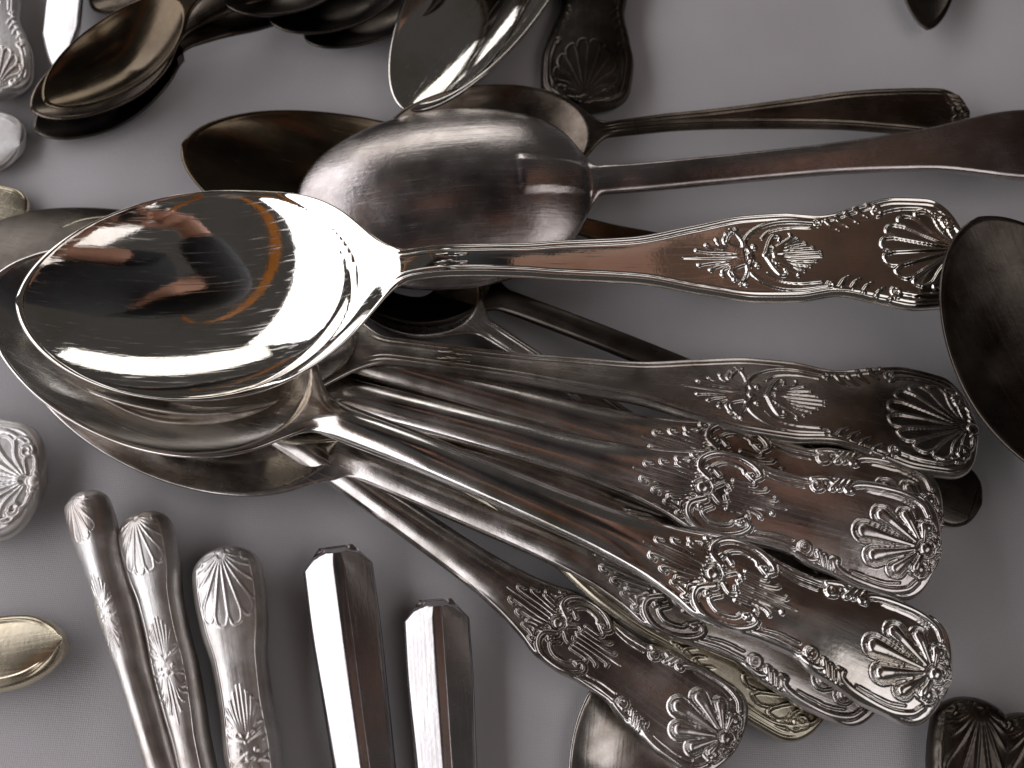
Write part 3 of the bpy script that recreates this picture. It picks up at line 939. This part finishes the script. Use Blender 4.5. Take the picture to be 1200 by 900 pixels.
def make_person():
    e = bpy.data.objects.new('person', None); COL.objects.link(e)
    e.location = (.40, .20, -.75)
    e['label'] = "person in dark jacket with orange trim leaning over, mirrored in the spoon bowls"
    e['category'] = 'person'

    def loc(ch):
        return [(x - 62, y - 28, z + 75, r) for x, y, z, r in ch]
    def hand(w, d, side, grip):
        """w wrist, d palm direction, side towards the thumb, grip where the fingers bend to"""
        w, d, side, grip = Vector(w), Vector(d).normalized(), Vector(side).normalized(), Vector(grip).normalized()
        palm = w + d * 5
        out = [[(*w, 2.4), (*(w + d * 2.2), 2.5), (*palm, 2.6)]]
        for k, ln in enumerate((.92, 1.0, .95, .75)):
            b = palm + side * (2.4 - 1.6 * k) + d * 1.8
            m1 = b + (d * .8 + grip * .5).normalized() * 3.2 * ln
            m2 = m1 + (d * .3 + grip).normalized() * 2.4 * ln
            m3 = m2 + (grip - d * .15).normalized() * 1.8 * ln
            out.append([(*palm, 2.6), (*b, 1.1), (*m1, .9), (*m2, .82), (*m3, .7)])
        t0 = w + d * 2.2
        t1 = t0 + (side + d * .3 + grip * .3).normalized() * 3.6
        t2 = t1 + (d + grip * .6).normalized() * 3.0
        t3 = t2 + (d * .7 + grip).normalized() * 2.2
        out.append([(*t0, 2.5), (*t1, 1.25), (*t2, 1.0), (*t3, .8)])
        return out
    lw, rw = (30, -6, 35), (14, -3, 35)
    body = [[(62, 28, 18, 14), (52, 28, 32, 12.5), (34, 28, 50, 14), (22, 28, 59, 9), (15, 28, 66, 5.5), (8, 28, 72, 7.5), (3, 28, 78, 9), (2, 28, 84, 7)],
            [(22, 28, 59, 9), (24, 11, 58, 6.5), (40, 8, 44, 4.3), (*lw, 2.4)],
            [(22, 28, 59, 9), (24, 45, 57, 6.5), (1, 24, 43, 4.3), (*rw, 2.4)],
            [(62, 28, 18, 14), (64, 19, 10, 9.5), (66, 18, -30, 6.5), (68, 18, -69, 4), (60, 17, -73, 3.2)],
            [(62, 28, 18, 14), (64, 37, 10, 9.5), (66, 38, -30, 6.5), (68, 38, -69, 4), (60, 39, -73, 3.2)]]
    body += hand(lw, (-1, .25, -.3), (0, .9, .4), (-.6, .3, -.75))
    body += hand(rw, (1, -.45, -.3), (0, .9, .4), (.6, .3, -.75))
    skinned('body', [loc(c) for c in body], e, M_SKIN)
    jk = [[(44, 28, 40, 15.2), (34, 28, 50, 16), (22, 28, 59, 11), (17, 28, 64, 7)],
          [(22, 28, 59, 11), (24, 11, 58, 8.2), (31, 10, 53, 6.6)],
          [(22, 28, 59, 11), (24, 45, 57, 8.2), (1, 24, 43, 6.2), (12.6, 1.4, 35.4, 4.2)]]
    j = skinned('jacket', [loc(c) for c in jk], e, M_JACKET)
    skinned('brown_reflector', [loc([(63, 28, 14, 15.5), (52, 28, 32, 14.4), (42, 28, 42, 14.6)])], e, reflector_cloth())  # added brown belly piece, there to mirror brown into the flat handles
    skinned('trousers', [loc(c_) for c_ in [
        [(61, 28, 22, 15), (62, 28, 16, 15.5), (64, 19, 8, 11), (66, 18, -30, 8.5), (68, 18, -66, 7)],
        [(62, 28, 16, 15.5), (64, 37, 8, 11), (66, 38, -30, 8.5), (68, 38, -66, 7)]]], e, M_TROUSER)
    skinned('hair', [loc([(11, 28, 78, 7.5), (7, 28, 83, 9.2), (3, 28, 87, 8), (0, 28, 88, 5)])], e, M_HAIR)
    for sy in (-1, 1):
        skinned('ear', [loc([(7, 28 + sy * 8.6, 76, 1.0), (7.5, 28 + sy * 9.4, 78, 1.4)])], e, M_SKIN, sub=1)
        skinned('shoe', [loc([(70, 28 + sy * 10, -71, 4), (62, 28 + sy * 10.5, -71.5, 4.2), (54, 28 + sy * 11, -72.5, 3)])], e, M_HAIR)
    skinned('nose', [loc([(-3.5, 28, 77, 1.0), (-6.2, 28, 74, 1.3)])], e, M_SKIN, sub=1)
    for sy in (-1, 1):
        skinned('eye', [loc([(-5.2, 28 + sy * 3.2, 77.5, .9), (-5.4, 28 + sy * 3.4, 77.5, .9)])], e, M_CAMBODY, sub=1)
    skinned('mouth', [loc([(-3.6, 26, 71.5, .5), (-4.4, 28, 71.0, .6), (-3.6, 30, 71.5, .5)])], e, M_SKIN, sub=1)


make_person()


def make_compact_camera():
    e = bpy.data.objects.new('compact_camera', None); COL.objects.link(e)
    e['label'] = "small black compact camera with an added orange ribbon, held above the cutlery and mirrored in bowls"
    e['category'] = 'camera'
    e.location = CAM_POS * CM; e.rotation_euler = (R(TILT), 0, 0)
    # in camera space: lens looks down -z, front glass just behind the view point
    w, h, z0, z1, r = 5.2, 3.1, 2.6, 5.4, .7
    prof = []
    for cx, cy, a0 in ((w - r, h - r, 0), (-w + r, h - r, 90), (-w + r, -h + r, 180), (w - r, -h + r, 270)):
        for k in range(5):
            an = R(a0 + 22.5 * k)
            prof.append((cx + r * math.cos(an), cy + r * math.sin(an)))
    n = len(prof); vs, fs = [], []
    for z, q in ((z0, .93), (z0 + .25, 1), (z1 - .25, 1), (z1, .93)):
        vs += [(x * q, y * q, z) for x, y in prof]
    for i in range(3):
        fs += [(i * n + k, i * n + (k + 1) % n, (i + 1) * n + (k + 1) % n, (i + 1) * n + k) for k in range(n)]
    fs += [tuple(range(n))[::-1], tuple(3 * n + k for k in range(n))]
    link_mesh('camera_body', vs, [], fs, e, M_CAMBODY)
    vs, fs, m = [], [], 32
    for rr, z in ((2.4, z0), (2.4, 1.4), (2.2, 1.3), (2.2, .5), (1.9, .3), (1.6, .3), (1.4, .8), (.01, .9)):
        vs += [(rr * math.cos(2 * math.pi * k / m), rr * math.sin(2 * math.pi * k / m), z) for k in range(m)]
    for i in range(7):
        fs += [(i * m + (k + 1) % m, i * m + k, (i + 1) * m + k, (i + 1) * m + (k + 1) % m) for k in range(m)]
    link_mesh('lens', vs, [], fs, e, M_CAMBODY)
    inv = (Matrix.Translation(CAM_POS) @ Matrix.Rotation(R(TILT), 4, 'X')).inverted()
    path = catmull([(-5.2, -13, 32.5), (-9, -17, 29), (-13, -17, 22), (-15, -7, 17.5), (-15, 7, 18), (-14.5, 19, 25), (-13, 29, 38), (-11, 33, 54), (-9, 30, 66)], 5)
    vs, fs = [], []
    for k, p in enumerate(path):
        d = Vector(path[min(k + 1, len(path) - 1)]) - Vector(path[max(k - 1, 0)])
        sd = d.cross(Vector((0, 0, 1))).normalized() * .55
        for q in (Vector(p) - sd, Vector(p) + sd, Vector(p) + sd + Vector((0, 0, .15)), Vector(p) - sd + Vector((0, 0, .15))):
            vs.append(inv @ q)
        if k:
            b0, b1 = 4 * k - 4, 4 * k
            fs += [(b0 + i, b0 + (i + 1) % 4, b1 + (i + 1) % 4, b1 + i) for i in range(4)]
    link_mesh('added_ribbon', vs, [], fs, e, M_ORANGE)  # added ribbon, bent so the big bowl mirrors it as an orange line


make_compact_camera()

fl = bpy.data.objects.new('floor', bpy.data.meshes.new('floor'))
fl.data.from_pydata([(-3, -3, -.752), (3, -3, -.752), (3, 3, -.752), (-3, 3, -.752)], [], [(0, 1, 2, 3)])
fl.data.materials.append(plain("dark_floor", (.10, .075, .06), .6)); COL.objects.link(fl)
fl['kind'] = 'structure'; fl['label'] = 'dark floor below the table'
